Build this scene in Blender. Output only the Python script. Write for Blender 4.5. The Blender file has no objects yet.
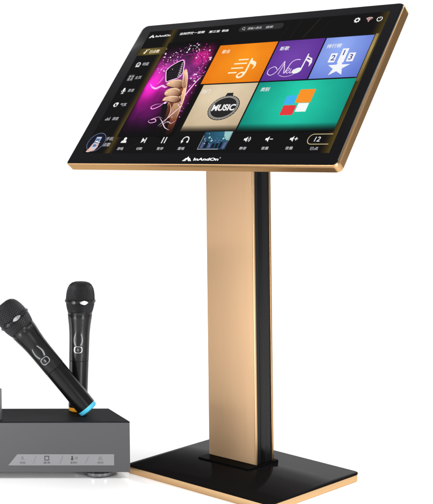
import bpy, bmesh, math, random
from mathutils import Vector, Matrix
random.seed(7)
S = bpy.context.scene
C = S.collection
MM = 0.001

# ------------------------------------------------------------------ camera
F, YH, ROLL, HC = 1208.2, 126.0, -0.0117, 0.6385      # focal length / principal point in photo pixels, camera height
cam = bpy.data.cameras.new('camera'); co = bpy.data.objects.new('camera', cam); C.objects.link(co)
co.matrix_world = Matrix.Translation((0, 0, HC)) @ Matrix.Rotation(-ROLL, 4, 'Y') @ Matrix.Rotation(math.pi / 2, 4, 'X')
cam.sensor_fit = 'VERTICAL'; cam.sensor_height = 36; cam.lens = F / 504 * 36
cam.shift_y = -(252 - YH) / 504; cam.clip_start = 0.05; cam.clip_end = 200
S.camera = co

def at(px, py, d):
    """world point seen at a photo pixel, d metres in front of the camera"""
    x, y = px - 216.5, py - YH
    u = x * math.cos(ROLL) + y * math.sin(ROLL); v = -x * math.sin(ROLL) + y * math.cos(ROLL)
    return Vector((u * d / F, d, HC - v * d / F))

# ------------------------------------------------------------------ materials
def lin(c):
    return tuple(((x / 255) / 12.92 if x / 255 <= .04045 else ((x / 255 + .055) / 1.055) ** 2.4) for x in c) + (1,)

def mat(name, base, rough=.5, metal=0, ior=1.45, spec=.5, noise=None, bump=None, coat=0):
    m = bpy.data.materials.new(name); m.use_nodes = True
    n = m.node_tree.nodes; l = m.node_tree.links; b = n['Principled BSDF']
    b.inputs['Base Color'].default_value = base if len(base) == 4 else base + (1,)
    b.inputs['Roughness'].default_value = rough; b.inputs['Metallic'].default_value = metal
    b.inputs['IOR'].default_value = ior; b.inputs['Specular IOR Level'].default_value = spec
    if metal and base[0] > base[2] * 1.2: b.inputs['Specular Tint'].default_value = (1, .80, .56, 1)
    b.inputs['Coat Weight'].default_value = coat; b.inputs['Coat Roughness'].default_value = .08
    if noise:                       # (scale xyz, amount) : small uneven roughness, like brushing or handling
        tc = n.new('ShaderNodeTexCoord'); mp = n.new('ShaderNodeMapping'); mp.inputs['Scale'].default_value = noise[0]
        nz = n.new('ShaderNodeTexNoise'); nz.inputs['Scale'].default_value = 1; nz.inputs['Detail'].default_value = 4
        mr = n.new('ShaderNodeMapRange'); mr.inputs['To Min'].default_value = rough - noise[1]; mr.inputs['To Max'].default_value = rough + noise[1]
        mr.inputs['From Min'].default_value = .3; mr.inputs['From Max'].default_value = .7
        l.new(tc.outputs['Object'], mp.inputs['Vector']); l.new(mp.outputs[0], nz.inputs['Vector'])
        l.new(nz.outputs['Fac'], mr.inputs['Value']); l.new(mr.outputs[0], b.inputs['Roughness'])
        if bump:
            bp = n.new('ShaderNodeBump'); bp.inputs['Strength'].default_value = bump; bp.inputs['Distance'].default_value = .0002
            l.new(nz.outputs['Fac'], bp.inputs['Height']); l.new(bp.outputs[0], b.inputs['Normal'])
    return m

def lit(name, c, strength=1.0):
    """a lit pixel area of the display: emits, under the same glossy glass"""
    m = bpy.data.materials.new(name); m.use_nodes = True
    b = m.node_tree.nodes['Principled BSDF']
    b.inputs['Base Color'].default_value = (0.003, 0.003, 0.003, 1); b.inputs['Roughness'].default_value = .12
    b.inputs['IOR'].default_value = 1.15
    b.inputs['Emission Color'].default_value = lin(c); b.inputs['Emission Strength'].default_value = strength
    return m

def mathn(nt, op, a, b=None, clamp=False):
    x = nt.nodes.new('ShaderNodeMath'); x.operation = op; x.use_clamp = clamp
    for i, v in enumerate((a, b)):
        if v is None: continue
        if isinstance(v, (int, float)): x.inputs[i].default_value = v
        else: nt.links.new(v, x.inputs[i])
    return x.outputs[0]

def grad(name, c1, c2, cx, cy, rad, fade=None, streak=None, power=1.0):
    """picture content of the display: colour c1 at (cx,cy) mm running to c2 at distance rad; fade=(y0,y1) to the black menu bar"""
    m = lit(name, c1); nt = m.node_tree; n = nt.nodes; l = nt.links; b = n['Principled BSDF']
    tc = n.new('ShaderNodeTexCoord'); sp = n.new('ShaderNodeSeparateXYZ'); l.new(tc.outputs['Object'], sp.inputs[0])
    dx = mathn(nt, 'SUBTRACT', sp.outputs[0], cx * MM); dy = mathn(nt, 'SUBTRACT', sp.outputs[1], cy * MM)
    r = mathn(nt, 'SQRT', mathn(nt, 'ADD', mathn(nt, 'MULTIPLY', dx, dx), mathn(nt, 'MULTIPLY', dy, dy)))
    r = mathn(nt, 'POWER', mathn(nt, 'DIVIDE', r, rad * MM, True), power)
    mx = n.new('ShaderNodeMix'); mx.data_type = 'RGBA'; l.new(r, mx.inputs[0])
    mx.inputs[6].default_value = lin(c1); mx.inputs[7].default_value = lin(c2)
    nz = n.new('ShaderNodeTexNoise'); nz.inputs['Scale'].default_value = 18; nz.inputs['Detail'].default_value = 3
    l.new(tc.outputs['Object'], nz.inputs['Vector'])
    st = mathn(nt, 'ADD', mathn(nt, 'MULTIPLY', nz.outputs['Fac'], .3), .85)
    if fade:
        y = mathn(nt, 'DIVIDE', mathn(nt, 'SUBTRACT', sp.outputs[1], fade[0] * MM), (fade[1] - fade[0]) * MM, True)
        st = mathn(nt, 'MULTIPLY', st, mathn(nt, 'MULTIPLY', y, y))
    l.new(mx.outputs[2], b.inputs['Emission Color']); l.new(st, b.inputs['Emission Strength'])
    return m

GOLD = (.72, .47, .26)
M = dict(
    gold=mat('champagne brushed metal', (.575, .385, .23), .54, 1, noise=((120, 120, 5), .02), bump=.06),
    goldrim=mat('champagne satin rim', (.45, .27, .13), .3, 1),
    goldlight=mat('polished champagne edge', (.62, .415, .225), .36, 1),
    black=mat('glossy black plastic', (.004, .004, .0045), .16, ior=1.3, noise=((12, 12, 12), .03)),
    baseblack=mat('black glass top', (.006, .0052, .0052), .08, ior=1.03),
    flange=mat('black rubber lip', (.003, .003, .003), .3, ior=1.03),
    core=mat('satin black column', (.006, .006, .007), .3, ior=1.3, noise=((60, 60, 3), .05)),
    bezel=mat('black glass bezel', (.0035, .0035, .004), .10, ior=1.38),
    back=mat('matt black back cover', (.012, .012, .013), .55),
    rec=mat('grey painted metal', (.063, .063, .068), .45, noise=((160, 160, 160), .05), bump=.04),
    lid=mat('charcoal lid', (.012, .012, .0135), .6, ior=1.12),
    strip=mat('light grey legend strip', (.20, .20, .21), .4),
    ink=mat('dark print', (.035, .035, .04), .6), ink2=mat('grey print', (.085, .085, .09), .6),
    footmetal=mat('dark chrome', (.2, .2, .21), .2, 1),
    mic=mat('charcoal satin plastic', (.007, .007, .0075), .30, ior=1.36, noise=((90, 90, 90), .03)),
    barrel=mat('charcoal gloss barrel', (.004, .004, .0045), .27, ior=1.36),
    foam=mat('black foam', (.006, .006, .006), .9),
    wire=mat('dark steel wire', (.075, .075, .08), .5, 1),
    framemetal=mat('satin steel', (.30, .30, .31), .38, 1),
    silver=mat('silver', (.55, .55, .56), .3, 1), grey=mat('grey switch panel', (.19, .19, .2), .35),
    orange=mat('orange rubber', (.86, .36, .02), .45), blue=mat('sky blue rubber', (.07, .50, .74), .45),
    lcd=mat('dark lcd', (.008, .009, .011), .1),
    floor=mat('white seamless paper', (.93, .93, .93), .18, ior=1.3),
)

# ------------------------------------------------------------------ objects
def link(name, bm, mats, parent=None, smooth=None):
    bmesh.ops.recalc_face_normals(bm, faces=bm.faces[:]) if smooth != 'flat' else None
    me = bpy.data.meshes.new(name); bm.to_mesh(me); bm.free()
    for m in (mats if isinstance(mats, (list, tuple)) else [mats]): me.materials.append(m)
    o = bpy.data.objects.new(name, me); C.objects.link(o)
    if parent: o.parent = parent
    if isinstance(smooth, (int, float)):
        me.shade_smooth()
        me.set_sharp_from_angle(angle=math.radians(smooth))
    return o

def empty(name, loc, rot, label, cat, group=None):
    o = bpy.data.objects.new(name, None); C.objects.link(o); o.empty_display_size = .02
    o.location = loc; o.rotation_euler = rot; o['label'] = label; o['category'] = cat
    if group: o['group'] = group
    return o

def rrect(w, h, r, cx=0, cy=0, n=8):
    if not isinstance(r, (tuple, list)): r = (r,) * 4          # BL, BR, TR, TL
    pts = []
    for k, (sx, sy) in enumerate(((-1, -1), (1, -1), (1, 1), (-1, 1))):
        rr = max(r[k], .05)
        ox, oy = cx + sx * (w / 2 - rr), cy + sy * (h / 2 - rr)
        a0 = math.pi + k * math.pi / 2
        for i in range(n + 1):
            a = a0 + i * math.pi / 2 / n
            pts.append((ox + rr * math.cos(a), oy + rr * math.sin(a)))
    return pts

def loft(bm, rings, cap0=True, cap1=True, mi=0):
    vs = [[bm.verts.new(Vector(p) * MM) for p in ring] for ring in rings]
    n = len(vs[0])
    for a, b in zip(vs, vs[1:]):
        for i in range(n):
            bm.faces.new((a[i], a[(i + 1) % n], b[(i + 1) % n], b[i])).material_index = mi
    if cap0: bm.faces.new(vs[0][::-1]).material_index = mi
    if cap1: bm.faces.new(vs[-1]).material_index = mi

def slab(bm, w, h, r, layers, cx=0, cy=0, mi=0):
    """rounded rectangle in xy stacked along z: layers = (z, inset)"""
    rr = r if isinstance(r, (tuple, list)) else (r,) * 4
    loft(bm, [[(x, y, z) for x, y in rrect(w - 2 * i, h - 2 * i, [max(q - i, .1) for q in rr], cx, cy)] for z, i in layers], mi=mi)

def box(bm, x0, x1, y0, y1, z0, z1, c=.6, r=1.0):
    slab(bm, x1 - x0, y1 - y0, r, [(z0, c), (z0 + c, 0), (z1 - c, 0), (z1, c)], (x0 + x1) / 2, (y0 + y1) / 2)

def lathe(bm, prof, n=48, mi=0, caps=True):
    loft(bm, [[(r * math.cos(2 * math.pi * i / n), r * math.sin(2 * math.pi * i / n), z) for i in range(n)] for z, r in prof], caps, caps, mi)

# ================================================================== SETTING
bm = bmesh.new()
prof = [(-3.0, 0)] + [(4.2, 0)] + [(4.2 + .9 * math.sin(a), .9 - .9 * math.cos(a)) for a in [math.pi / 2 * i / 12 for i in range(1, 13)]] + [(5.1, 2.4)]
cols = [[bm.verts.new((x, y, z)) for y, z in prof] for x in (-6, 6)]
for i in range(len(prof) - 1): bm.faces.new((cols[0][i], cols[1][i], cols[1][i + 1], cols[0][i + 1]))
fl = link('ground', bm, M['floor'], smooth=80); fl['kind'] = 'structure'

# ================================================================== KIOSK
TH = 0.75191
X0, D0 = 0.03602, 2.2
kiosk = empty('karaoke_kiosk', (X0, D0, 0), (0, 0, -TH),
              'champagne gold and black touchscreen kiosk, tilted display on a pillar over a flat base', 'kiosk')
# -- base: gold slab under black glass; plan traced as a quad (rounded corners)
def quad_round(q, r, n=7):
    out = []
    for i in range(4):
        p = Vector(q[i]); a = (Vector(q[i - 1]) - p).normalized(); b = (Vector(q[(i + 1) % 4]) - p).normalized()
        ang = a.angle(b); t = r / math.tan(ang / 2)
        c = p + (a + b).normalized() * (r / math.sin(ang / 2))
        s, e = p + a * t - c, p + b * t - c
        a0 = math.atan2(s.y, s.x); a1 = math.atan2(e.y, e.x)
        if a1 < a0: a1 += 2 * math.pi
        out += [(c.x + r * math.cos(a0 + (a1 - a0) * k / n), c.y + r * math.sin(a0 + (a1 - a0) * k / n)) for k in range(n + 1)]
    return out
def inset(q, d):
    c = sum((Vector(p) for p in q), Vector((0, 0))) / 4
    return [tuple(Vector(p) - Vector((math.copysign(d, p[0] - c.x), math.copysign(d, p[1] - c.y)))) for p in q]
BQ = [(-179, -119), (178, -125), (181, 122), (-184, 142)]
def base_layer(layers, r=14):
    return [[(x, y, z) for x, y in quad_round(inset(BQ, i), r)] for z, i in layers]
bm = bmesh.new(); loft(bm, base_layer([(0.2, 1.5), (1.4, .6), (12, .6), (12.6, 1.2)]))
base_trim = link('base_trim', bm, M['goldlight'], kiosk, 40)
bm = bmesh.new(); loft(bm, base_layer([(12.6, .8), (12.9, 0), (14.4, 0), (15, .7)]))
base = link('base_plate', bm, M['baseblack'], kiosk, 40); base_trim.parent = base

PX, PY, PW, PD = -41.6, 48.3, 118.2, 48.7
xl, xr, yf, yb = PX - PW / 2, PX + PW / 2, PY - PD / 2, PY + PD / 2
bm = bmesh.new(); slab(bm, 129, 86, 5, [(15, 0), (17, 0), (18, 1)], -40.5, 39)
link('foot_flange', bm, M['flange'], kiosk, 40)
TOPZ = 655
bm = bmesh.new(); box(bm, xl + 5, xr - 1.6, yf + 4, yb - 3, 18, TOPZ - 4, .4, 2)
link('column', bm, M['core'], kiosk, 40)
# front panel, folded sheet: face gold, its cut edge a separate polished strip
bm = bmesh.new(); box(bm, xl, xr - 2.6, yf, yf + 5, 18, TOPZ, .5, .8)
link('front_panel', bm, M['gold'], kiosk, 40)
bm = bmesh.new(); box(bm, xr - 2.5, xr + .6, yf - .5, yf + 4.2, 18, TOPZ, .5, .9)
link('edge_strip', bm, M['goldlight'], kiosk, 40)
bm = bmesh.new(); box(bm, xl, xr + .4, yb - 4, yb + 1, 18, TOPZ, .5, .9)
link('back_panel', bm, M['goldrim'], kiosk, 40)
# faint seam groove strip on the dark side
bm = bmesh.new(); box(bm, xr - 1.6, xr - .9, yf + 15, yf + 26, 19, TOPZ - 5, .2, .3)
link('side_groove', bm, M['black'], kiosk, 40)

# -- screen frame: u right, v up the screen, n out of the glass
SW, SH, ST = 612.3, 354.4, 23.5
tilt, syaw, sroll = .88292, .06615, .00722
def sdir(u, v, n):
    cr, sr = math.cos(sroll), math.sin(sroll); u, v = u * cr - v * sr, u * sr + v * cr
    a, b, c = u, v * math.cos(tilt) - n * math.sin(tilt), v * math.sin(tilt) + n * math.cos(tilt)
    cy, sy = math.cos(syaw), math.sin(syaw)
    return Vector((cy * a - sy * b, sy * a + cy * b, c))
U, V, N = sdir(1, 0, 0), sdir(0, 1, 0), sdir(0, 0, 1)
org = Vector((0, -.12368, .57258)) + U * (-SW / 2 * MM)
SM = Matrix.Translation(org) @ Matrix((U, V, N)).transposed().to_4x4()
cx, cy = SW / 2, SH / 2
def scr(name, bm, mats, parent, smooth=40):
    o = link(name, bm, mats, parent, smooth)
    if parent is kiosk: o.matrix_local = SM
    return o
R4 = (4, 11, 13, 14)
bm = bmesh.new()
slab(bm, SW + 2, SH + 2, R4, [(-ST, 4.5), (-ST + 4.5, .3), (-8, 0), (-1.6, 0), (-.4, 1.0)], cx, cy)
housing = scr('screen_housing', bm, M['goldrim'], kiosk)
bm = bmesh.new(); slab(bm, SW - 30, SH - 30, 10, [(-ST - 12, 16), (-ST - 9, 8), (-ST + .5, 0)], cx, cy)
scr('back_cover', bm, M['back'], housing)
bm = bmesh.new(); slab(bm, SW - .4, SH - .4, [q - .3 for q in R4], [(-2.5, 0), (0.3, 0), (.9, .8)], cx, cy)
scr('screen_bezel', bm, M['bezel'], kiosk)
# tilt bracket joining pillar and screen back
b0 = Vector((PX * MM, PY * MM, .6)); 
bm = bmesh.new()
cu = [(Vector((PX + dx, yf + 12, 640)), Vector((PX + dx, yb - 6, 640))) for dx in (-40, 40)]
pts_low = [cu[0][0], cu[1][0], cu[1][1], cu[0][1]]
Minv = SM.inverted()
pc = Minv @ Vector((PX * MM, yf * MM, .70))
top = [SM @ Vector((pc.x + a * MM, pc.y + b * MM, (-ST - 11) * MM)) * 1000 for a, b in ((-45, -50), (45, -50), (45, 40), (-45, 40))]
loft(bm, [pts_low, top])
link('tilt_bracket', bm, M['back'], kiosk, 30)

# ------------------------------------------------------------------ display artwork
class Art:
    def __init__(s): s.v = []; s.f = []; s.mi = []; s.mats = []
    def m(s, m):
        if m not in s.mats: s.mats.append(m)
        return s.mats.index(m)
    def poly(s, pts, m, n=0):
        b = len(s.v); s.v += [(x, y, n) for x, y in pts]; s.f.append(list(range(b, b + len(pts)))); s.mi.append(s.m(m))
    def rect(s, x0, y0, x1, y1, m, n=0): s.poly([(x0, y0), (x1, y0), (x1, y1), (x0, y1)], m, n)
    def disc(s, x, y, r, m, n=0, ry=None, k=24, rot=0):
        ry = ry or r; c, t = math.cos(rot), math.sin(rot)
        s.poly([(x + r * math.cos(a) * c - ry * math.sin(a) * t, y + r * math.cos(a) * t + ry * math.sin(a) * c)
                for a in [2 * math.pi * i / k for i in range(k)]], m, n)
    def stroke(s, pts, w, m, n=0, closed=False, taper=False):
        P = [Vector(p) for p in pts]; L = len(P); a = []; b = []
        for i in range(L):
            if closed: d = P[(i + 1) % L] - P[i - 1]
            else: d = P[min(i + 1, L - 1)] - P[max(i - 1, 0)]
            if d.length < 1e-9: d = Vector((1, 0))
            q = Vector((-d.y, d.x)).normalized() * w / 2
            if taper: q *= max(.15, math.sin(math.pi * (i + .3) / (L - .4)))
            a.append(P[i] + q); b.append(P[i] - q)
        for i in range(L if closed else L - 1):
            j = (i + 1) % L; s.poly([b[i], b[j], a[j], a[i]], m, n)
    def ring(s, x, y, r, w, m, n=0, a0=0, a1=2 * math.pi, k=32, ry=None):
        full = abs(a1 - a0 - 2 * math.pi) < 1e-6; ry = ry or r
        q = [(x + r * math.cos(a0 + (a1 - a0) * i / k), y + ry * math.sin(a0 + (a1 - a0) * i / k)) for i in range(k if full else k + 1)]
        s.stroke(q, w, m, n, closed=full)
    def text(s, body, x, y, h, m, n=0, bold=0.0, width=None, shear=0.0):
        """text with its left end at x, vertically centred on y, h = height in mm"""
        cu = bpy.data.curves.new('lettering', 'FONT'); cu.body = body; cu.offset = bold; cu.shear = shear; cu.resolution_u = 4
        ob = bpy.data.objects.new('lettering', cu); C.objects.link(ob)
        dg = bpy.context.evaluated_depsgraph_get(); me = bpy.data.meshes.new_from_object(ob.evaluated_get(dg))
        co_ = [v.co.copy() for v in me.vertices]; mi = s.m(m)
        x0, x1 = min(c.x for c in co_), max(c.x for c in co_); y0, y1 = min(c.y for c in co_), max(c.y for c in co_)
        k = h / (y1 - y0); kx = (width / (x1 - x0)) if width else k
        b = len(s.v); s.v += [(x + (c.x - x0) * kx, y + (c.y - (y0 + y1) / 2) * k, n) for c in co_]
        for p in me.polygons: s.f.append([b + i for i in p.vertices]); s.mi.append(mi)
        bpy.data.objects.remove(ob); bpy.data.curves.remove(cu); bpy.data.meshes.remove(me)
    def build(s, name, parent, matrix=None):
        me = bpy.data.meshes.new(name); me.from_pydata([Vector(v) * MM for v in s.v], [], s.f)
        for m in s.mats: me.materials.append(m)
        for p, i in zip(me.polygons, s.mi): p.material_index = i
        up = Vector((0, 0, 1))
        bm = bmesh.new(); bm.from_mesh(me)
        for f in bm.faces:
            f.normal_update()
            if f.normal.z < 0: f.normal_flip()
        bm.to_mesh(me); bm.free()
        o = bpy.data.objects.new(name, me); C.objects.link(o); o.parent = parent
        if matrix is not None: o.matrix_local = matrix
        return o

WH = lit('white pixels', (240, 240, 240)); GR = lit('grey pixels', (185, 185, 190)); DG = lit('dim pixels', (120, 120, 122))
PALE = lit('cream pixels', (255, 240, 205)); GOLDP = lit('gold pixels', (214, 196, 140)); DARK = lit('dark pixels', (22, 20, 24))
Z1, Z2, Z3, Z4, Z5 = 1.3, 1.6, 1.9, 2.2, 2.5

# display panel itself: near black picture with olive bands
dm = lit('display background', (8, 7, 7)); nt = dm.node_tree; b = nt.nodes['Principled BSDF']
tc = nt.nodes.new('ShaderNodeTexCoord'); sp = nt.nodes.new('ShaderNodeSeparateXYZ'); nt.links.new(tc.outputs['Object'], sp.inputs[0])
def bell(c, w, left=1.0):
    d = mathn(nt, 'SUBTRACT', sp.outputs[0], c * MM)
    d = mathn(nt, 'DIVIDE', mathn(nt, 'ABSOLUTE', d), w * MM, True)
    q = mathn(nt, 'SUBTRACT', 1.0, d); return mathn(nt, 'MULTIPLY', q, q)
nz = nt.nodes.new('ShaderNodeTexNoise'); nz.inputs['Scale'].default_value = 9; nt.links.new(tc.outputs['Object'], nz.inputs['Vector'])
fac = mathn(nt, 'ADD', bell(94, 16), mathn(nt, 'MULTIPLY', bell(588, 22), .9))
fac = mathn(nt, 'MULTIPLY', fac, mathn(nt, 'MULTIPLY', nz.outputs['Fac'], 1.5))
mx = nt.nodes.new('ShaderNodeMix'); mx.data_type = 'RGBA'; nt.links.new(fac, mx.inputs[0])
mx.inputs[6].default_value = lin((9, 7, 8)); mx.inputs[7].default_value = lin((88, 72, 22))
nt.links.new(mx.outputs[2], b.inputs['Emission Color'])
a = Art(); a.rect(28, 23.5, 589.5, 336, dm, 1.0)
display = a.build('display', kiosk, SM)

def sub(art, name, label=None):
    o = art.build(name, display)
    if label: o['label'] = label
    return o

# thin light streaks across the wallpaper
stk = lit('dim gold streak', (60, 50, 30)); stk2 = lit('dim grey streak', (34, 32, 30))
a = Art()
for (p, q, w, m_) in (((33, 88), (92, 168), .9, stk2), ((33, 50), (92, 120), .7, stk2), ((395, 287), (405, 334), .8, stk2), ((425, 287), (446, 334), .9, stk),
                      ((452, 287), (470, 326), .6, stk2), ((372, 287), (380, 318), .6, stk2), ((95.5, 26), (95.5, 200), .8, stk), ((120, 24), (200, 70), .7, stk2)):
    a = Art(); a.stroke([p, q], w, m_, Z1 - .15); sub(a, 'wallpaper_streak')
# gold strip beside the right column of tiles
a = Art(); a.rect(580.2, 176, 586.5, 284, grad('gold strip', (176, 150, 92), (70, 54, 20), 583, 250, 90, None), Z1)
sub(a, 'side_strip')

# ---- singer picture
mag = lit('magenta light picture', (0, 0, 0)); nt = mag.node_tree; b = nt.nodes['Principled BSDF']
tc = nt.nodes.new('ShaderNodeTexCoord'); sp = nt.nodes.new('ShaderNodeSeparateXYZ'); nt.links.new(tc.outputs['Object'], sp.inputs[0])
nz = nt.nodes.new('ShaderNodeTexNoise'); nz.inputs['Scale'].default_value = 32; nz.inputs['Detail'].default_value = 4; nz.inputs['Distortion'].default_value = .8
nt.links.new(tc.outputs['Object'], nz.inputs['Vector'])
tot = None
for gx, gy, rx, ry, col, k, turb in ((109, 190, 22, 27, (250, 36, 206), 1.0, .25), (124, 186, 42, 46, (184, 16, 140), .66, .6), (152, 222, 38, 34, (150, 70, 160), .5, 1.0),
                                     (206, 256, 20, 20, (235, 24, 150), .6, 1.6), (198, 214, 22, 34, (140, 50, 140), .5, 1.3), (118, 238, 20, 22, (170, 40, 140), .5, 1.5),
                                     (216, 168, 14, 60, (130, 24, 100), .7, .6), (130, 130, 44, 44, (88, 8, 88), .8, .5), (166, 180, 70, 92, (30, 6, 34), .8, .4)):
    ex = mathn(nt, 'DIVIDE', mathn(nt, 'SUBTRACT', sp.outputs[0], gx * MM), rx * MM); ey = mathn(nt, 'DIVIDE', mathn(nt, 'SUBTRACT', sp.outputs[1], gy * MM), ry * MM)
    g = mathn(nt, 'POWER', 2.718, mathn(nt, 'MULTIPLY', mathn(nt, 'ADD', mathn(nt, 'MULTIPLY', ex, ex), mathn(nt, 'MULTIPLY', ey, ey)), -1.0))
    g = mathn(nt, 'MULTIPLY', g, mathn(nt, 'ADD', mathn(nt, 'MULTIPLY', mathn(nt, 'SUBTRACT', nz.outputs['Fac'], .5), 3.0 * turb), 1.0))
    g = mathn(nt, 'MAXIMUM', mathn(nt, 'MULTIPLY', g, k), 0.0)
    v = nt.nodes.new('ShaderNodeVectorMath'); v.operation = 'SCALE'; v.inputs[0].default_value = lin(col)[:3]; nt.links.new(g, v.inputs['Scale'])
    if tot is None: tot = v.outputs[0]
    else:
        ad = nt.nodes.new('ShaderNodeVectorMath'); ad.operation = 'ADD'; nt.links.new(tot, ad.inputs[0]); nt.links.new(v.outputs[0], ad.inputs[1]); tot = ad.outputs[0]
# the picture dies away into black at its right, top and bottom borders
def ramp(sock, lo, hi): return mathn(nt, 'DIVIDE', mathn(nt, 'SUBTRACT', sock, lo * MM), (hi - lo) * MM, True)
ed = mathn(nt, 'MULTIPLY', ramp(sp.outputs[1], 62, 110), mathn(nt, 'MULTIPLY', ramp(sp.outputs[1], 300, 268), mathn(nt, 'MULTIPLY', ramp(sp.outputs[0], 238, 222), ramp(sp.outputs[0], 95, 104))))
nt.links.new(tot, b.inputs['Emission Color']); nt.links.new(ed, b.inputs['Emission Strength'])
a = Art()
a.poly([(96, 62), (236, 62), (238, 300), (225, 300), (98, 300)], mag, Z1 - .1)
a.build('x', display).name = 'picture_glow'
SKIN = grad('skin pixels', (246, 200, 156), (128, 66, 40), 208, 172, 74, (60, 100)); SKIN2 = grad('skin shadow pixels', (150, 78, 50), (64, 26, 22), 196, 170, 62, (66, 110))
PINK = lit('pink light pixels', (240, 120, 225)); PK2 = lit('soft pink pixels', (196, 52, 170)); WP = lit('white pink pixels', (255, 226, 250))
GRL = lit('mic grille pixels', (66, 52, 66)); MB = lit('mic black pixels', (16, 10, 16))
a = Art()
def arc(cx_, cy_, rx, ry, a0, a1, k=26): return [(cx_ + rx * math.cos(math.radians(a0 + (a1 - a0) * i / k)), cy_ + ry * math.sin(math.radians(a0 + (a1 - a0) * i / k))) for i in range(k + 1)]
def curve(pts, k=10):
    P = [Vector(p) for p in pts]; out = []
    for i in range(len(P) - 1):
        p0, p1, p2, p3 = P[max(i - 1, 0)], P[i], P[i + 1], P[min(i + 2, len(P) - 1)]
        for j in range(k):
            t = j / k; out.append(tuple(.5 * (2 * p1 + (p2 - p0) * t + (2 * p0 - 5 * p1 + 4 * p2 - p3) * t * t + (3 * p1 - p0 - 3 * p2 + p3) * t ** 3)))
    return out + [tuple(P[-1])]
def smooth(pts): return curve(list(pts) + [pts[0]], 6)[:-1]
# broken halo and ribbons of light
PK3 = lit('deep pink pixels', (128, 24, 104)); SK3 = lit('deep skin pixels', (74, 30, 22)); SKH = lit('bright skin pixels', (255, 222, 190))
a.stroke(arc(178, 222, 40, 44, -30, 70), 3.2, PK3, Z2 - .1, taper=True)
a.stroke(arc(172, 224, 48, 40, 60, 120), 2.6, PK3, Z2 - .08, taper=True)
a.stroke(arc(198, 236, 22, 34, -100, 20), 2.6, PK2, Z2 - .06, taper=True)
rib = curve([(211, 132), (212, 150), (217, 172), (223, 190), (231, 208)])
a.stroke(rib, 5.2, PK2, Z2 - .07, taper=True); a.stroke(rib, 2.2, WP, Z2 - .04, taper=True)
sw = curve([(108, 193), (118, 184), (130, 180), (142, 186), (153, 182), (162, 188)])
a.stroke(sw, 6.5, PINK, Z2 - .06, taper=True); a.stroke(sw, 2.6, WP, Z2 - .04, taper=True)
a.stroke(curve([(126, 190), (132, 200), (134, 212)]), 3, PINK, Z2 - .05, taper=True)
# microphone head
head = smooth([(132, 224), (137, 235), (148, 244), (160, 250), (168, 243), (174, 228), (178, 215), (173, 205), (156, 199), (148, 196), (141, 206)])
a.stroke(head, 5.2, PK2, Z2 - .02, closed=True)
a.poly(head, MB, Z2)
for i in range(6): a.stroke(curve([(146 + i * 5, 200 + i * .9), (142 + i * 5.4, 220), (142 + i * 4.6, 236 + i * 2)]), .7, GRL, Z2 + .06)
for i in range(6): a.stroke(curve([(139 + i * .6, 209 + i * 5), (156, 206 + i * 6.4), (175 - i * .8, 211 + i * 5.2)]), .6, GRL, Z2 + .06)
a.stroke(head, 1.7, WP, Z2 + .1, closed=True)
for i in range(8): a.stroke([(169 - i * .9, 208 + i * 4.8), (176 - i * 1.5, 211 + i * 4.6)], 1.5, WP, Z2 + .14)
# forearm and back of the hand, modelled with darker and brighter facets
back = smooth([(180, 221), (193, 210), (206, 182), (217, 151), (220, 130), (223, 110), (227, 82), (226, 62), (198, 62), (192, 82), (190, 104), (184, 130), (182, 147), (186, 178), (186, 199)])
a.poly(back, SKIN, Z2 + .2)
a.poly(smooth([(184, 150), (190, 158), (204, 152), (209, 130), (208, 104), (214, 66), (198, 63), (192, 82), (190, 104), (185, 130)]), SKIN2, Z2 + .21)
a.poly(smooth([(196, 140), (203, 146), (210, 132), (211, 112), (204, 104), (199, 118)]), SKIN, Z2 + .22)
a.poly(smooth([(186, 205), (190, 200), (198, 184), (202, 170), (196, 166), (190, 180)]), SKIN2, Z2 + .22)
a.stroke(curve([(181, 222), (192, 211), (204, 186), (214, 156), (219, 130), (222, 106)]), 2.2, SKH, Z2 + .24, taper=True)
a.stroke(curve([(200, 164), (208, 150), (213, 136)]), 1.6, SK3, Z2 + .25, taper=True)
# curled fingers
for pts, hi in (([(163, 148), (166, 157), (182, 158), (199, 157), (207, 147), (195, 143), (176, 147)], [(165, 155), (174, 157.5), (190, 157.2), (200, 155)]),
                ([(159, 165), (160, 174), (174, 179), (193, 175), (202, 163), (191, 157), (176, 159), (165, 160.5)], [(160, 172), (172, 177.5), (186, 175.6), (196, 170)]),
                ([(151, 189), (157, 197), (175, 200), (189, 197), (199, 185), (188, 178), (169, 182), (157, 185)], [(153, 192), (162, 197.4), (176, 198.6), (190, 194)])):
    P = smooth(pts); c = sum((Vector(q) for q in P), Vector((0, 0))) / len(P)
    a.poly([tuple(c + (Vector(q) - c) * 1.04 - Vector((-1.2, 1.8))) for q in P], SK3, Z2 + .26)
    a.poly(P, grad('finger skin pixels', (250, 206, 166), (104, 46, 30), c.x - 9, c.y + 7, 33, power=.9), Z2 + .29)
    a.stroke(curve(hi), 2.0, SKH, Z2 + .34, taper=True)
    a.disc(pts[0][0] + 4.5, pts[0][1] + 2.5, 3.4, SKH, Z2 + .35, 2.2, rot=.5)
# index finger laid up the side of the microphone
ix = smooth([(178, 221), (182, 226), (190, 217), (198, 203), (203, 189), (205, 178), (195, 181), (189, 194), (183, 208)])
a.poly(ix, grad('index finger pixels', (252, 210, 172), (150, 84, 56), 188, 216, 44), Z2 + .36); a.stroke(curve([(184, 216), (190, 203), (195, 191), (197, 184)]), 1.3, SKIN2, Z2 + .37, taper=True); a.stroke(curve([(182, 224), (191, 213), (199, 199), (204, 184)]), 1.8, SKH, Z2 + .38, taper=True)
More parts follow.
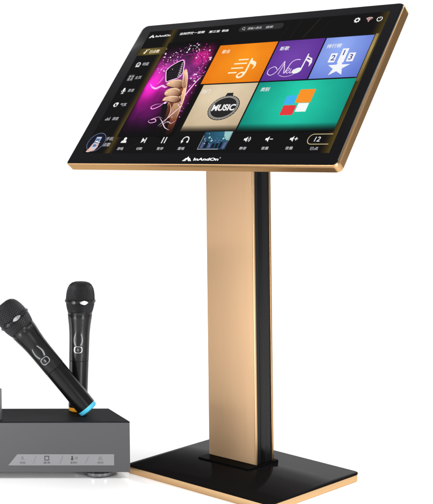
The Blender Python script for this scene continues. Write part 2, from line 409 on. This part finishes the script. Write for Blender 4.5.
# handle below the fist, threads of light round the wrist
a.poly(smooth([(166, 140), (180, 141), (188, 124), (192, 104), (187, 88), (180, 96), (178, 116)]), MB, Z2 + .33)
a.stroke(curve([(186, 86), (199, 103), (213, 124), (221, 133)]), 1.9, WP, Z2 + .4, taper=True)
a.stroke(curve([(180, 106), (192, 96), (206, 82), (220, 76)]), 1.6, WP, Z2 + .4, taper=True)
a.stroke(curve([(184, 143), (196, 128), (200, 112), (197, 92)]), 1.3, SKH, Z2 + .4, taper=True)
a.stroke(curve([(192, 84), (204, 96), (216, 92), (224, 100)]), 1.2, WP, Z2 + .4, taper=True)
lp = curve([(166, 140), (152, 139), (144, 133), (150, 128), (164, 134), (174, 145), (182, 142)])
a.stroke(lp, 3.0, PK2, Z2 + .41, taper=True); a.stroke(lp, 1.2, WP, Z2 + .43, taper=True)
lp = curve([(160, 103), (156, 98), (164, 94), (175, 97), (170, 103), (161, 102), (176, 108), (188, 104)])
a.stroke(lp, 2.2, PK2, Z2 + .41, taper=True); a.stroke(lp, 1.1, WP, Z2 + .43, taper=True)
a.disc(174, 142, 3.2, WP, Z2 + .45, 2.2)
# sparks
for i in range(210):
    t = random.uniform(-40, 190); rr = random.gauss(1, .16)
    x = 172 + 54 * rr * math.cos(math.radians(t)); y = 228 + 52 * rr * math.sin(math.radians(t))
    if 100 < x < 236 and 70 < y < 296:
        q = random.choice((.4, .5, .6, .8, 1.0, 1.5, 2.0)); a.poly([(x - q, y - q * .5), (x + q * .6, y - q), (x + q, y + q * .6), (x - q * .5, y + q)], random.choice((WP, WH, PINK, PK2)), Z2 + .5)
for i in range(26):
    x, y = random.uniform(205, 234), random.uniform(90, 215); a.disc(x, y, random.uniform(.6, 1.5), random.choice((WP, PINK)), Z2 + .5, k=8)
for i in range(18):
    x, y = random.uniform(104, 150), random.uniform(225, 285); q = random.uniform(.8, 2.4); a.poly([(x - q, y), (x + q, y - q), (x + q, y + q * .7)], random.choice((WP, PINK)), Z2 + .5)
sub(a, 'singer_picture', 'raised hand gripping a glowing microphone in magenta light')

# ---- coloured tiles
def tile(x0, y0, x1, y1, m, cap, capx, capy, label, deco, chh=9.5):
    a = Art(); a.rect(x0, y0, x1, y1, m, Z1); a.text(cap, capx, capy, chh, PALE if 'orange' in label else WH, Z2, .012); deco(a)
    return sub(a, 'app_tile', label)

def d_orange(a):
    a.disc(323, 203.5, 9.6, PALE, Z2, 7.4, rot=.45); a.disc(322.5, 203.5, 5.2, OR, Z3, 3.6, rot=.45)
    a.poly([(329, 206), (333.2, 207), (333.6, 243), (330, 245)], PALE, Z2)
    a.poly([(330, 245), (336, 238), (346, 233), (348, 224), (344, 215), (343.5, 226), (333, 231)], PALE, Z2)
    a.poly([(333.5, 230), (342, 225.5), (341, 220), (333.5, 223)], OR, Z3)
    for y, x0, x1 in ((241.5, 301, 324), (232, 295, 325), (221, 293, 321), (210, 291, 311)): a.stroke([(x0, y), (x1, y)], 3.0, PALE, Z2)
OR = grad('orange tile', (252, 152, 22), (232, 118, 8), 310, 240, 90)
tile(237.5, 186, 373, 282, OR, '歌名', 250.5, 265, 'orange tile with a music note and speed lines', d_orange)

def curve(pts, k=10):
    P = [Vector(p) for p in pts]; out = []
    for i in range(len(P) - 1):
        p0, p1, p2, p3 = P[max(i - 1, 0)], P[i], P[i + 1], P[min(i + 2, len(P) - 1)]
        for j in range(k):
            t = j / k; out.append(tuple(.5 * (2 * p1 + (p2 - p0) * t + (2 * p0 - 5 * p1 + 4 * p2 - p3) * t * t + (3 * p1 - p0 - 3 * p2 + p3) * t ** 3)))
    return out + [tuple(P[-1])]
def d_purple(a):
    SC = lit('lilac script', (236, 214, 250))
    # flowing script "New"
    a.stroke(curve([(402, 212), (394, 219), (384, 214), (384, 204), (393, 199), (402, 206), (408, 222), (411, 231), (412, 222), (410, 208), (409, 200)]), 1.5, SC, Z2)
    a.stroke(curve([(411, 229), (417, 214), (421, 202), (424, 214), (427, 227), (434, 233), (444, 233)]), 1.7, SC, Z2)
    a.stroke(curve([(423, 207), (428, 208), (429, 213), (425, 213), (424, 206), (428, 202), (433, 206)]), 1.4, SC, Z2)
    a.stroke(curve([(433, 212), (433, 204), (436, 202), (439, 210), (439, 203), (443, 202), (447, 212)]), 1.4, SC, Z2)
    a.stroke(curve([(412, 198), (424, 194), (438, 196), (446, 202)]), .9, SC, Z2)
    a.disc(447, 206.5, 9.5, WH, Z3, 6.4, rot=.35)
    a.poly([(453, 208), (456, 209), (458, 245), (455.5, 246)], WH, Z3)
    a.poly([(455.5, 246), (459, 239), (469, 234), (472, 224), (469, 214), (466.5, 224), (457.5, 230)], WH, Z3)
    a.poly([(458.5, 236.5), (466, 232), (467, 229.5), (458.3, 232.5)], PU, Z4)
PU = grad('purple tile', (116, 66, 172), (84, 40, 140), 425, 240, 80)
tile(376.2, 186, 477, 282, PU, '新歌', 386, 263, 'purple tile with white script and a music note', d_purple, 10)

def d_blue(a):
    P = lit('white tile art', (244, 246, 252)); ND = lit('blue numeral', (70, 84, 150))
    st = []
    for i in range(10):
        r = 21 if i % 2 == 0 else 8.5; t = math.pi / 2 + i * math.pi / 5
        st.append((532 + r * 1.12 * math.cos(t), 209 + r * math.sin(t)))
    a.poly(st, P, Z2)
    a.poly([(505.5, 222), (519, 222), (519, 243), (505.5, 243)], P, Z2); a.poly([(525.5, 220), (538.5, 220), (538.5, 253), (525.5, 253)], P, Z2); a.poly([(543, 222), (556.5, 222), (556.5, 242), (543, 242)], P, Z2)
    a.text('2', 509, 232.5, 13, ND, Z3, .02); a.text('1', 530.2, 243, 12, ND, Z3, .03); a.text('3', 546, 232, 13, ND, Z3, .02)
BL = grad('blue tile', (150, 176, 246), (92, 116, 208), 515, 255, 90)
tile(480, 186, 578.5, 281.5, BL, '排行榜', 488.5, 261, 'periwinkle tile with a white star and the numbers 2 1 3', d_blue, 10)

def d_beige(a):
    RIM = lit('silver badge ring', (150, 146, 140)); BK = lit('black badge', (36, 34, 34)); LT = lit('badge edge light', (196, 190, 182))
    a.disc(322, 126, 34.5, BK, Z2, 29); a.ring(322, 126, 31, 2.6, RIM, Z3, ry=26); a.ring(322, 126, 28.6, .8, LT, Z3 + .1, ry=23.8)
    a.poly([(312, 153), (330, 153), (328, 161), (314, 161)], BK, Z2)
    for k in range(30):
        t = k * math.pi / 15; a.disc(322 + 33 * math.cos(t), 126 + 27.6 * math.sin(t), .8, RIM, Z3, k=6)
    a.text('MUSIC', 296.5, 126, 15, WH, Z4, .035, width=52)
BE = grad('beige tile', (232, 214, 184), (190, 168, 134), 300, 165, 120, (70, 87))
tile(247, 72, 373.5, 183, BE, '热门', 251.5, 166.5, 'beige tile with a round black MUSIC badge', d_beige)

def d_teal(a):
    for x, y, w, h, c, nm in ((463, 139, 22, 20, (62, 178, 240), 'sky'), (491, 147, 32, 30, (250, 146, 36), 'orange'), (467.5, 116, 27, 22, (228, 56, 60), 'red'), (494.5, 121.5, 22, 19, (246, 252, 250), 'white')):
        a.rect(x - w / 2, y - h / 2, x + w / 2, y + h / 2, lit(nm + ' square', c), Z2)
TE = grad('teal tile', (34, 214, 178), (0, 132, 118), 480, 140, 125, (68, 88))
tile(376.8, 68, 580, 183, TE, '类别', 387, 166, 'wide teal tile with four coloured squares', d_teal)

# ---- left menu
a = Art(); a.rect(24, 270.5, 100, 289, grad('olive bar', (112, 96, 44), (38, 32, 12), 66, 280, 46), Z1)
a.text('♪', 44, 280, 12, PALE, Z2, .03); a.text('已点歌', 58, 279, 8.8, PALE, Z2, .014); a.disc(101, 283, 1.1, GOLDP, Z2, k=10)
a.stroke([(43, 276), (49, 284), (55, 286)], 1.4, PALE, Z2)
sub(a, 'menu_item', 'olive highlighted menu bar')
def item(cap, y, icon, x=58):
    a = Art(); a.text(cap, x, y, 8.0, GR, Z2, .01); icon(a, y); sub(a, 'menu_item')
def i_face(a, y): a.ring(46.5, y, 5, 1.6, WH, Z2); a.disc(44.6, y + 1, 1.1, WH, Z2, k=8); a.disc(48.6, y + 1, 1.1, WH, Z2, k=8); a.rect(41, y - 6.5, 52, y - 5, WH, Z2); a.stroke([(43.8, y - 2), (46.5, y - 3.3), (49.2, y - 2)], 1.0, WH, Z2)
def i_grid(a, y):
    for dx in (-3.4, 3.4):
        for dy in (-3.2, 3.2): a.ring(46 + dx, y + dy, 2.3, 1.0, WH, Z2, k=4)
    a.stroke([(39.5, y - 7), (52.5, y - 7), (52.5, y + 7), (39.5, y + 7)], .7, GR, Z2, closed=True)
def i_mic(a, y): a.disc(46, y + 2.2, 2.9, WH, Z2, 5); a.rect(45.3, y - 7, 46.7, y - 3.5, WH, Z2); a.rect(42.5, y - 8, 49.5, y - 6.8, WH, Z2); a.ring(46, y + .6, 5, 1, WH, Z2, math.pi, 2 * math.pi, 12)
def i_cloud(a, y): a.ring(46, y, 4.6, 1.7, WH, Z2); a.disc(49, y + 3, 3.0, WH, Z2); a.disc(42.5, y - 1, 2.2, WH, Z2)
def i_bars(a, y):
    for k, h in enumerate((4, 7, 5, 8)): a.rect(40 + k * 3.2, y - 4, 41.7 + k * 3.2, y - 4 + h, GR, Z2)
for cap, y, ic in (('明星', 246, i_face), ('主页', 211, i_grid), ('录音', 178, i_mic), ('气氛', 142, i_cloud), ('调音', 107, i_bars)): item(cap, y, ic)
# avatar button : hand with phone in a ring
a = Art(); a.disc(50, 49.5, 22, lit('navy disc', (16, 20, 38)), Z1); a.ring(50, 49.5, 22, 1.2, lit('steel ring', (110, 124, 150)), Z2)
sk = lit('pale skin pixels', (232, 190, 178)); a.poly([(35.5, 26.5), (42, 25.5), (56, 30), (60, 38), (57, 50), (48, 56), (43, 46), (40, 36)], sk, Z2)
ph = lit('phone pixels', (190, 206, 230)); a.poly([(45, 34), (58, 34), (58, 62), (45, 62)], ph, Z3); a.rect(46.5, 38, 56.5, 58, lit('phone screen', (92, 116, 156)), Z4)
a.rect(48, 44, 55, 46, WH, Z5); a.rect(48, 49, 55, 52, WH, Z5)
for k in range(3): a.disc(57.5, 38 + k * 5, 3.2, sk, Z4 + .1, 1.7)
a.text('手机', 71.5, 57.5, 9, GR, Z2, .01); a.text('点歌', 71.5, 43.5, 9, GR, Z2, .01)
sub(a, 'phone_button', 'round badge of a hand holding a phone')

# ---- bottom bar
def btn(cap, x, icon, capx=None):
    a = Art(); icon(a, x, 53); a.text(cap, (capx or x) - 8, 33.6, 6.6, GR, Z2, .016, width=15); sub(a, 'control_button')
def i_person(a, x, y): a.disc(x + 1.5, y + 4, 3.6, WH, Z2); a.poly([(x - 6, y - 5.5), (x + 8, y - 5.5), (x + 7, y - 1), (x + 3, y + .8), (x - 1, y + .8), (x - 5, y - 1)], WH, Z2)
def i_skip(a, x, y): a.poly([(x - 5, y - 6), (x + 3, y), (x - 5, y + 6)], WH, Z2); a.rect(x + 3, y - 6, x + 5.4, y + 6, WH, Z2)
def i_pause(a, x, y): a.rect(x - 4.6, y - 7, x - 2.2, y + 7, WH, Z2); a.rect(x + 2.2, y - 7, x + 4.6, y + 7, WH, Z2)
def i_loop(a, x, y): a.ring(x, y, 7, 2.2, WH, Z2, math.radians(-30), math.radians(215)); a.poly([(x - 10, y - 1), (x - 3.5, y - 3), (x - 7, y - 8)], WH, Z2); a.disc(x + 6.4, y - 4.4, 2.3, WH, Z2)
def spk(a, x, y): a.poly([(x - 7, y - 2.2), (x - 4, y - 2.2), (x, y - 6), (x, y + 6), (x - 4, y + 2.2), (x - 7, y + 2.2)], WH, Z2)
def i_v(a, x, y): spk(a, x, y); a.ring(x, y, 3.6, 1.2, WH, Z2, -.9, .9, 8); a.ring(x, y, 6.6, 1.3, WH, Z2, -.9, .9, 8)
def i_vm(a, x, y): spk(a, x, y); a.rect(x + 2.2, y - .8, x + 8.5, y + .9, WH, Z2)
def i_vp(a, x, y): spk(a, x, y); a.rect(x + 2.2, y - .8, x + 9, y + .9, WH, Z2); a.rect(x + 4.8, y - 3.4, x + 6.4, y + 3.4, WH, Z2)
btn('原唱', 120, i_person, 122); btn('切歌', 170, i_skip); btn('暂停', 220, i_pause, 221); btn('重唱', 271, i_loop)
btn('静音', 410, i_v); btn('音量', 456, i_vm, 457); btn('音量', 507, i_vp, 507)
a = Art(); a.stroke([(582, 62.5), (546, 62.5)] + arc(546, 52, 9.5, 10.5, 90, 270, 14)[1:-1] + [(546, 41.5), (581, 41.5)], 1.3, GOLDP, Z2)
a.text('12', 550, 52, 10, WH, Z2, .005, shear=.1); a.text('已点', 549, 32.5, 6.6, GR, Z2, .014, width=16)
sub(a, 'control_button', 'gold outlined pill with the number 12')
# thumbnail
a = Art(); a.rect(308.5, 31, 371, 71, grad('thumbnail', (44, 104, 132), (10, 24, 44), 352, 74, 66), Z2)
cA = lit('thumb pale', (150, 196, 196)); cB = lit('thumb dark', (14, 18, 34)); cC = lit('thumb violet', (86, 92, 140))
a.poly([(352, 71), (371, 71), (371, 50), (362, 56), (356, 60)], cA, Z2 + .1)
for k in range(7):
    x = 316 + k * 8.2; h = random.uniform(14, 24); c = random.choice((cA, cC)); a.poly([(x - 3, 34), (x + 3, 34), (x + 2.6, 34 + h * .7), (x - 2.6, 34 + h * .7)], random.choice((cB, cC)), Z2 + .15); a.disc(x, 36 + h, 2.5, c, Z2 + .2, k=10)
a.stroke([(309, 31.5), (356, 31.5)], 1.2, GR, Z2 + .25); a.stroke([(309.2, 31.5), (309.2, 62)], .8, GR, Z2 + .25)
a.stroke([(371, 71), (366, 31)], 1.0, DG, Z2 + .25)
for k in range(16): a.disc(random.uniform(313, 366), random.uniform(36, 68), random.uniform(.5, 1.2), random.choice((WH, cA, cC)), Z2 + .3, k=6)
sub(a, 'video_thumbnail')

# ---- top bar
def emblem(a, x, y, w, h, m, n):
    """three-peaked mountain mark"""
    a.poly([(x, y - h / 2), (x + w * .30, y + h * .18), (x + w * .36, y + h * .06), (x + w * .16, y - h / 2)], m, n)
    a.poly([(x + w * .20, y - h / 2), (x + w * .5, y + h / 2), (x + w * .8, y - h / 2), (x + w * .66, y - h / 2), (x + w * .5, y - h * .06), (x + w * .34, y - h / 2)], m, n)
    a.poly([(x + w, y - h / 2), (x + w * .70, y + h * .18), (x + w * .64, y + h * .06), (x + w * .84, y - h / 2)], m, n)
a = Art(); emblem(a, 34, 322, 15, 9, WH, Z2); a.text('InAndOn', 51, 321, 5.2, WH, Z2, .03, width=40, shear=.0)
sub(a, 'maker_mark')
a = Art(); a.text('当前播放一首歌', 115, 322, 6.6, WH, Z2, .018, width=64); a.text('第三首', 190, 321, 6.4, WH, Z2, .018, width=27); a.text('歌曲', 222, 321, 6.2, WH, Z2, .018, width=16)
sub(a, 'song_title')
a = Art(); a.poly(rrect(104, 14.5, 7.2, 315, 322), lit('search pill', (44, 43, 43)), Z1); a.ring(274, 322.5, 3, 1, GR, Z2, k=14); a.stroke([(276, 320.4), (278.6, 317.6)], 1.2, GR, Z2)
a.text('请输入歌名', 284, 321.4, 6.2, GR, Z2, .014, width=33); a.text('搜索', 327, 321, 6, GR, Z2, .014, width=17)
sub(a, 'search_field')
a = Art(); a.ring(528, 320, 4, 2.6, WH, Z2, k=20)
for k in range(8): t = k * math.pi / 4; a.disc(528 + 5.6 * math.cos(t), 320 + 5.6 * math.sin(t), 1.1, WH, Z2, k=6)
sub(a, 'settings_icon')
WF = lit('pinkish white pixels', (236, 190, 190)); a = Art()
for r in (3.2, 6.2, 9.2): a.ring(553, 315, r, 1.7, WF, Z2, math.radians(45), math.radians(135), 10)
a.disc(553, 315, 1.3, WF, Z2, k=10); sub(a, 'wifi_icon')
a = Art(); a.ring(574.5, 318.5, 5, 1.6, WH, Z2, math.radians(115), math.radians(425)); a.rect(573.9, 319.5, 575.1, 324.5, WH, Z2); sub(a, 'power_icon')
# maker's mark printed on the lower bezel
PW_ = mat('white print', (.75, .75, .75), .5)
a = Art(); emblem(a, 287, 11.0, 21, 10.5, PW_, 1.2); a.text('InAndOn', 312, 9.9, 6.2, PW_, 1.2, .035, width=56); a.ring(370, 13, 1, .4, PW_, 1.2, k=10)
a.build('printed_mark', kiosk, SM)

# ================================================================== RECEIVER
RY = .041
fr = at(129.6, 421.5, 2.193)
ax = Vector((math.cos(RY), -math.sin(RY), 0))
ro = Vector((fr.x, fr.y, 0)) - ax * .126
ZT = fr.z * 1000                                             # top of the case in mm
FH = 12.0
rec = empty('audio_receiver', ro, (0, 0, -RY), 'wide low grey receiver with dark lid, legend strip and round feet, under the microphones', 'receiver')
# case: front wider than the rear, sides angled in
bm = bmesh.new()
_b = at(108.5, 408.4, 2.297) - Vector((ro.x, ro.y, 0)); ay = Vector((math.sin(RY), math.cos(RY), 0))
BX, BY = _b.dot(ax) * 1000, _b.dot(ay) * 1000
XL = -344                                                    # the case runs on to the left, out of the frame
def trap(i, z): return [(XL + i, i, z), (126 - i, i, z), (BX - i, BY - i, z), (XL + 126 - BX + i, BY - i, z)]
loft(bm, [trap(.8, FH), trap(0, FH + .8), trap(0, ZT - 2.2)])
link('case', bm, M['rec'], rec, 30)
bm = bmesh.new(); loft(bm, [trap(.2, ZT - 2.2), trap(-.3, ZT - 1.8), trap(-.3, ZT - .5), trap(.4, ZT)])
link('lid', bm, M['lid'], rec, 30)
FM = Matrix.Translation((0, -.0004, 0)) @ Matrix.Rotation(math.pi / 2, 4, 'X')     # art plane on the front face: x right, y up
a = Art(); a.poly([(-97, 24.5), (97, 24.5), (97, 44.8), (-80, 44.8)], M['strip'], 0)
strip = a.build('legend_strip', rec, FM)
a = Art(); k = 1.815; X = lambda px: 126 - (131 - px) * k
for px in (35, 62, 87.8): a.stroke([(X(px) - 3, 28), (X(px) + 3, 42)], .5, M['ink2'], .2)
i1 = M['ink']
x = X(22.6); a.ring(x, 39, 1.6, .7, M['ink2'], .2, k=12); a.stroke([(x - 3.2, 34.6), (x, 36.6), (x + 3.2, 34.6)], .7, M['ink2'], .2); a.text('无线', x - 5, 29.5, 4, i1, .2, .0, width=10)
x = X(47.2); a.stroke([(x - 3.6, 34.2), (x + 3.6, 34.2), (x + 3.6, 41.2), (x - 3.6, 41.2)], 2.1, i1, .2, closed=True); a.text('高清', x - 6, 29.5, 4, i1, .2, .0, width=12)
x = X(74.5); a.disc(x - 3, 39.8, 1.6, i1, .2, 2.2); a.poly([(x - 5.4, 34), (x - .8, 34), (x - 1.4, 38), (x - 4.8, 38)], i1, .2); a.stroke([(x + 2, 35), (x + 4, 41)], .7, M['ink2'], .2); a.stroke([(x + 5, 35), (x + 7, 41)], .7, M['ink2'], .2); a.stroke([(x + 2, 38.4), (x + 8, 38.4)], .7, M['ink2'], .2); a.text('麦克风', x - 6, 29.5, 3.6, i1, .2, .0, width=12)
x = X(101); a.stroke([(x - 3.6, 34.4), (x - 1.2, 40.4), (x + 1.2, 40.4), (x + 3.6, 34.4)], .7, M['ink2'], .2, closed=True); a.stroke([(x - 2.4, 37), (x + 2.4, 37)], .6, M['ink2'], .2); a.text('混响', x - 5.4, 29.5, 4, M['ink2'], .2, .0, width=11)
a.build('legend', strip)
for fx, fy in ((67, 33), (-285, 33), (30, 68), (-250, 68)):
    bm = bmesh.new(); lathe(bm, [(0, 25), (1.2, 29), (3, 31), (FH - 2.5, 31.8), (FH, 31.8)])
    f_ = link('foot', bm, M['black'], rec, 35); f_.location = (fx * MM, fy * MM, 0)
    bm = bmesh.new(); lathe(bm, [(3.0, 31.6), (3.3, 32.2), (FH - 3.2, 32.6), (FH - 2.9, 32.0)])
    link('chrome_ring', bm, M['footmetal'], f_, 35)

# small upright grey unit standing on the receiver, cut by the frame's left edge
q = at(-1.0, 421, 2.2)
bm = bmesh.new(); slab(bm, 70, 24, 1.5, [(0, .6), (.6, 0), (55.4, 0), (56, .6)], -35, 12)
unit = empty('upright_unit', (q.x, q.y + .002, ZT * MM), (0, 0, -RY), 'small upright grey unit standing on the dark lid at the left frame edge', 'device')
link('shell', bm, M['rec'], unit, 30)
bm = bmesh.new(); slab(bm, 60, 46, 2, [(0, 0), (.8, .5)], -35, 28)
pn = link('front_plate', bm, M['strip'], unit, 30); pn.rotation_euler = (math.pi / 2, 0, 0); pn.location = (0, 0, 0)

# ================================================================== MICROPHONES
def microphone(loc, rot, ringmat, label, spin):
    root = empty('microphone', loc, rot, label, 'microphone', 'wireless microphones on the receiver')
    holder = []
    def part(name, bm, m, parent=None, sm=35):
        o = link(name, bm, m, parent or root, sm); holder.append(o); return o
    bm = bmesh.new(); lathe(bm, [(0, 14.5), (.8, 16.2), (2, 17), (7.2, 17.5), (8, 17.5)]); part('tail_ring', bm, ringmat)
    bm = bmesh.new(); lathe(bm, [(8, 17.2), (8.6, 17.7), (60, 18.0), (95, 18.4), (95.6, 17.9)]); part('battery_barrel', bm, M['barrel'])
    bm = bmesh.new(); lathe(bm, [(95.6, 18.0), (96.2, 18.6), (130, 18.9), (148, 19.4), (162, 20.6), (174, 22.2), (182, 23.0), (183, 22.6), (184, 22.8), (187, 23.3), (188, 22.4)])
    body = part('body', bm, M['mic'])
    # switch panel hugging the barrel front (towards -y)
    def patch(z0, z1, half, r0, r1, m, name, parent, nz=6, na=10, rnd=0):
        bm = bmesh.new(); A = []
        for i in range(nz + 1):
            t = i / nz; z = z0 + (z1 - z0) * t; row = []
            hw = half * (1 if not rnd else max(.12, (1 - abs(2 * t - 1) ** rnd)) ** (1 / rnd))
            for j in range(na + 1):
                an = -math.pi / 2 + (2 * j / na - 1) * hw; rr = r0 + (r1 - r0) * t
                row.append(bm.verts.new(Vector((rr * math.cos(an), rr * math.sin(an), z)) * MM))
            A.append(row)
        for i in range(nz):
            for j in range(na): bm.faces.new((A[i][j], A[i][j + 1], A[i + 1][j + 1], A[i + 1][j]))
        ret = bmesh.ops.extrude_face_region(bm, geom=bm.faces[:])
        for v in [g for g in ret['geom'] if isinstance(g, bmesh.types.BMVert)]:
            d = Vector((v.co.x, v.co.y, 0)).normalized(); v.co -= d * .0015
        return part(name, bm, m, parent, 40)
    patch(98, 152, .62, 18.95, 19.95, M['mic'], 'switch_panel', body, rnd=8)
    sw = bpy.data.objects
    patch(128, 148, .10, 19.9, 20.5, M['foam'], 'slide_switch', body, rnd=4)
    for s in (-1, 1):
        bm = bmesh.new()
        for i in range(5):
            pass
        A = []
        for i in range(9):
            t = i / 8; z = 126 + 22 * t; an0 = -math.pi / 2 + s * (.26 + .16 * math.sin(math.pi * t) * (1 - .4 * t)); w = .085 * (1 - .5 * t)
            A.append([bm.verts.new(Vector(((19.75 + .9 * t) * math.cos(an0 + d * w), (19.75 + .9 * t) * math.sin(an0 + d * w), z)) * MM) for d in (-1, 1)])
        for i in range(8): bm.faces.new((A[i][0], A[i][1], A[i + 1][1], A[i + 1][0]))
        ret = bmesh.ops.extrude_face_region(bm, geom=bm.faces[:])
        for v in [g for g in ret['geom'] if isinstance(g, bmesh.types.BMVert)]:
            d = Vector((v.co.x, v.co.y, 0)).normalized(); v.co -= d * .001
        part('grip_mark', bm, M['grey'], body, 40)
    fr_ = patch(111.6, 124.4, .42, 19.7, 19.9, M['framemetal'], 'display_frame', body, 12, 12, rnd=3)
    patch(112.9, 123.1, .345, 20.0, 20.2, M['lcd'], 'lcd_window', fr_, 12, 12, rnd=3)
    patch(115.5, 120.5, .05, 20.25, 20.3, M['grey'], 'lcd_digit', fr_, 2, 2)
    # head: foam core, woven wire basket, band with a silver badge
    def hr(z):                       # basket radius at height z
        P = [(187, 22.6), (192, 24.2), (200, 25.8), (208, 26.6), (216, 26.4), (224, 25.5), (231, 23.8), (237, 20.8), (241, 16.4), (243.2, 10.5), (244, .4)]
        for (z0, r0), (z1, r1) in zip(P, P[1:]):
            if z <= z1: return r0 + (r1 - r0) * (z - z0) / (z1 - z0)
        return .4
    zs = [187 + i * 1.5 for i in range(34)] + [238.5, 240, 241, 242.2, 243.2, 243.8]
    bm = bmesh.new(); lathe(bm, [(z - .4, max(.3, hr(z) - 1.0)) for z in zs], 40); core = part('windscreen', bm, M['foam'])
    bm = bmesh.new(); nw = 46
    path = [187 + (56.6) * (1 - (1 - i / 44) ** 1.6) for i in range(45)]
    for fam in (-1, 1):
        for k in range(nw):
            rings = []
            for i, z in enumerate(path):
                an = 2 * math.pi * k / nw + fam * 1.15 * (i / 44) ** .9 * 1.0 + spin
                r = hr(z) + (.22 if fam > 0 else -.12)
                p = Vector((r * math.cos(an), r * math.sin(an), z)); e = Vector((math.cos(an), math.sin(an), 0)); t_ = Vector((-math.sin(an), math.cos(an), 0))
                w = .34 * min(1, max(.12, r / 22))
                rings.append([p + e * w, p + t_ * w - Vector((0, 0, .0)), p - e * w, p - t_ * w])
            loft(bm, rings)
    part('grille', bm, M['wire'], core, None)
    bm = bmesh.new(); lathe(bm, [(204.2, 26.0), (204.8, 28.0), (206, 28.9), (208.8, 28.9), (210, 28.0), (210.6, 26.0)], 56, caps=False); band = part('head_band', bm, M['mic'])
    def badge(a0, w, z0, z1, m, name):
        bm = bmesh.new(); A = []
        for i in range(13):
            t = i / 12; an = -math.pi / 2 + a0 + (t - .5) * 2 * w; h = math.sin(math.pi * min(.97, max(.03, t))) ** .5
            A.append([bm.verts.new(Vector((29.5 * math.cos(an), 29.5 * math.sin(an), (z0 + z1) / 2 + q_ * h * (z1 - z0) / 2)) * MM) for q_ in (-1, 1)])
        for i in range(12): bm.faces.new((A[i][0], A[i + 1][0], A[i + 1][1], A[i][1]))
        ret = bmesh.ops.extrude_face_region(bm, geom=bm.faces[:])
        for v in [g for g in ret['geom'] if isinstance(g, bmesh.types.BMVert)]:
            d = Vector((v.co.x, v.co.y, 0)).normalized(); v.co -= d * .0025
        part(name, bm, m, band, 40)
    badge(.36, .27, 204.0, 210.6, M['silver'], 'silver_badge')
    badge(-.34, .2, 204.4, 210.2, M['mic'], 'dark_badge')
    bm = bmesh.new()
    for s in (-1, 1):
        rings = []
        for t in (-1, 1):
            an = -math.pi / 2 - .34 + t * .09; z = 207.3 + s * t * 1.7
            rings.append([Vector((r_ * math.cos(an + da), r_ * math.sin(an + da), z)) for r_, da in ((29.6 + .05 * s, -.014), (29.6 + .05 * s, .014), (29.0, .014), (29.0, -.014))])
        loft(bm, rings)
    part('badge_mark', bm, M['grey'], band, None)
    for h in holder:
        pass
    return root

dA, dB = 2.281, 2.244
pA = at(77.8, 411.8, dA); pB = at(89.2, 406.6, dB)
tA, tB = .034, -.676
def seat(p, t, r=17.2):
    """lower the tilted tube until the lowest point of its end rim touches the lid"""
    return Vector((p.x, p.y, ZT * MM + abs(math.sin(t)) * (14.6 if abs(t) < .2 else 17.0) * MM - (0 if abs(t) < .2 else .0012)))
mA = microphone(seat(pA, tA), (0, tA, 0), M['orange'], 'upright charcoal microphone with an orange tail ring, standing behind the leaning one', 0)
sB = seat(at(89.0, 406, dB), tB)
mB = microphone(sB, (0, tB, 0), M['blue'], 'charcoal microphone with a sky blue tail ring, leaning left in front of the upright one', .05); mB.scale = (1.05,) * 3

# ================================================================== LIGHT
w = bpy.data.worlds.new('World'); S.world = w; w.use_nodes = True; nt = w.node_tree
bg = nt.nodes['Background']; tc = nt.nodes.new('ShaderNodeTexCoord'); sp = nt.nodes.new('ShaderNodeSeparateXYZ'); rp = nt.nodes.new('ShaderNodeValToRGB')
nt.links.new(tc.outputs['Generated'], sp.inputs[0]); nt.links.new(sp.outputs[2], rp.inputs[0]); nt.links.new(rp.outputs[0], bg.inputs['Color'])
rp.color_ramp.elements[0].position = 0; rp.color_ramp.elements[0].color = (.27, .27, .28, 1)
rp.color_ramp.elements[1].position = .75; rp.color_ramp.elements[1].color = (.20, .20, .21, 1)
bg.inputs['Strength'].default_value = 1.0
def area(name, loc, target, sx, sy, power, col=(1, 1, 1)):
    l = bpy.data.lights.new(name, 'AREA'); l.shape = 'RECTANGLE'; l.size = sx; l.size_y = sy; l.energy = power; l.color = col
    o = bpy.data.objects.new(name, l); C.objects.link(o); o.location = loc
    o.rotation_euler = (Vector(target) - Vector(loc)).to_track_quat('-Z', 'Y').to_euler(); return o
area('overhead_softbox', (1.0, 1.3, 3.4), (-.1, 2.4, 0), 2.6, 2.4, 150)
area('backdrop_lamp', (1.7, 2.6, 3.0), (0, 5.1, .5), 2.4, .8, 62)
area('right_softbox', (1.7, 1.9, .6), (0, 2.2, .3), .5, 1.2, 1.6)
area('pillar_fill', (-1.4, 2.09, .05), (0, 2.2, .03), 1.0, .09, 2.6)  # low fill added to brighten the pillar's front panel by reflection
area('front_softbox', (-.25, -.5, 1.25), (-.2, 2.2, .2), .8, .7, 14)
# two upright strip lamps, left and right of the camera, draw the highlights down the microphones
area('strip_lamp', (-1.0, 1.40, .17), (-.28, 2.25, .2), .12, .33, 6.0)
area('strip_lamp', (.50, 1.25, .17), (-.28, 2.25, .2), .10, .33, 6.0)

S.render.engine = 'CYCLES'
S.view_settings.view_transform = 'Standard'; S.view_settings.look = 'None'; S.view_settings.gamma = 1; S.view_settings.exposure = 0
S.cycles.max_bounces = 8
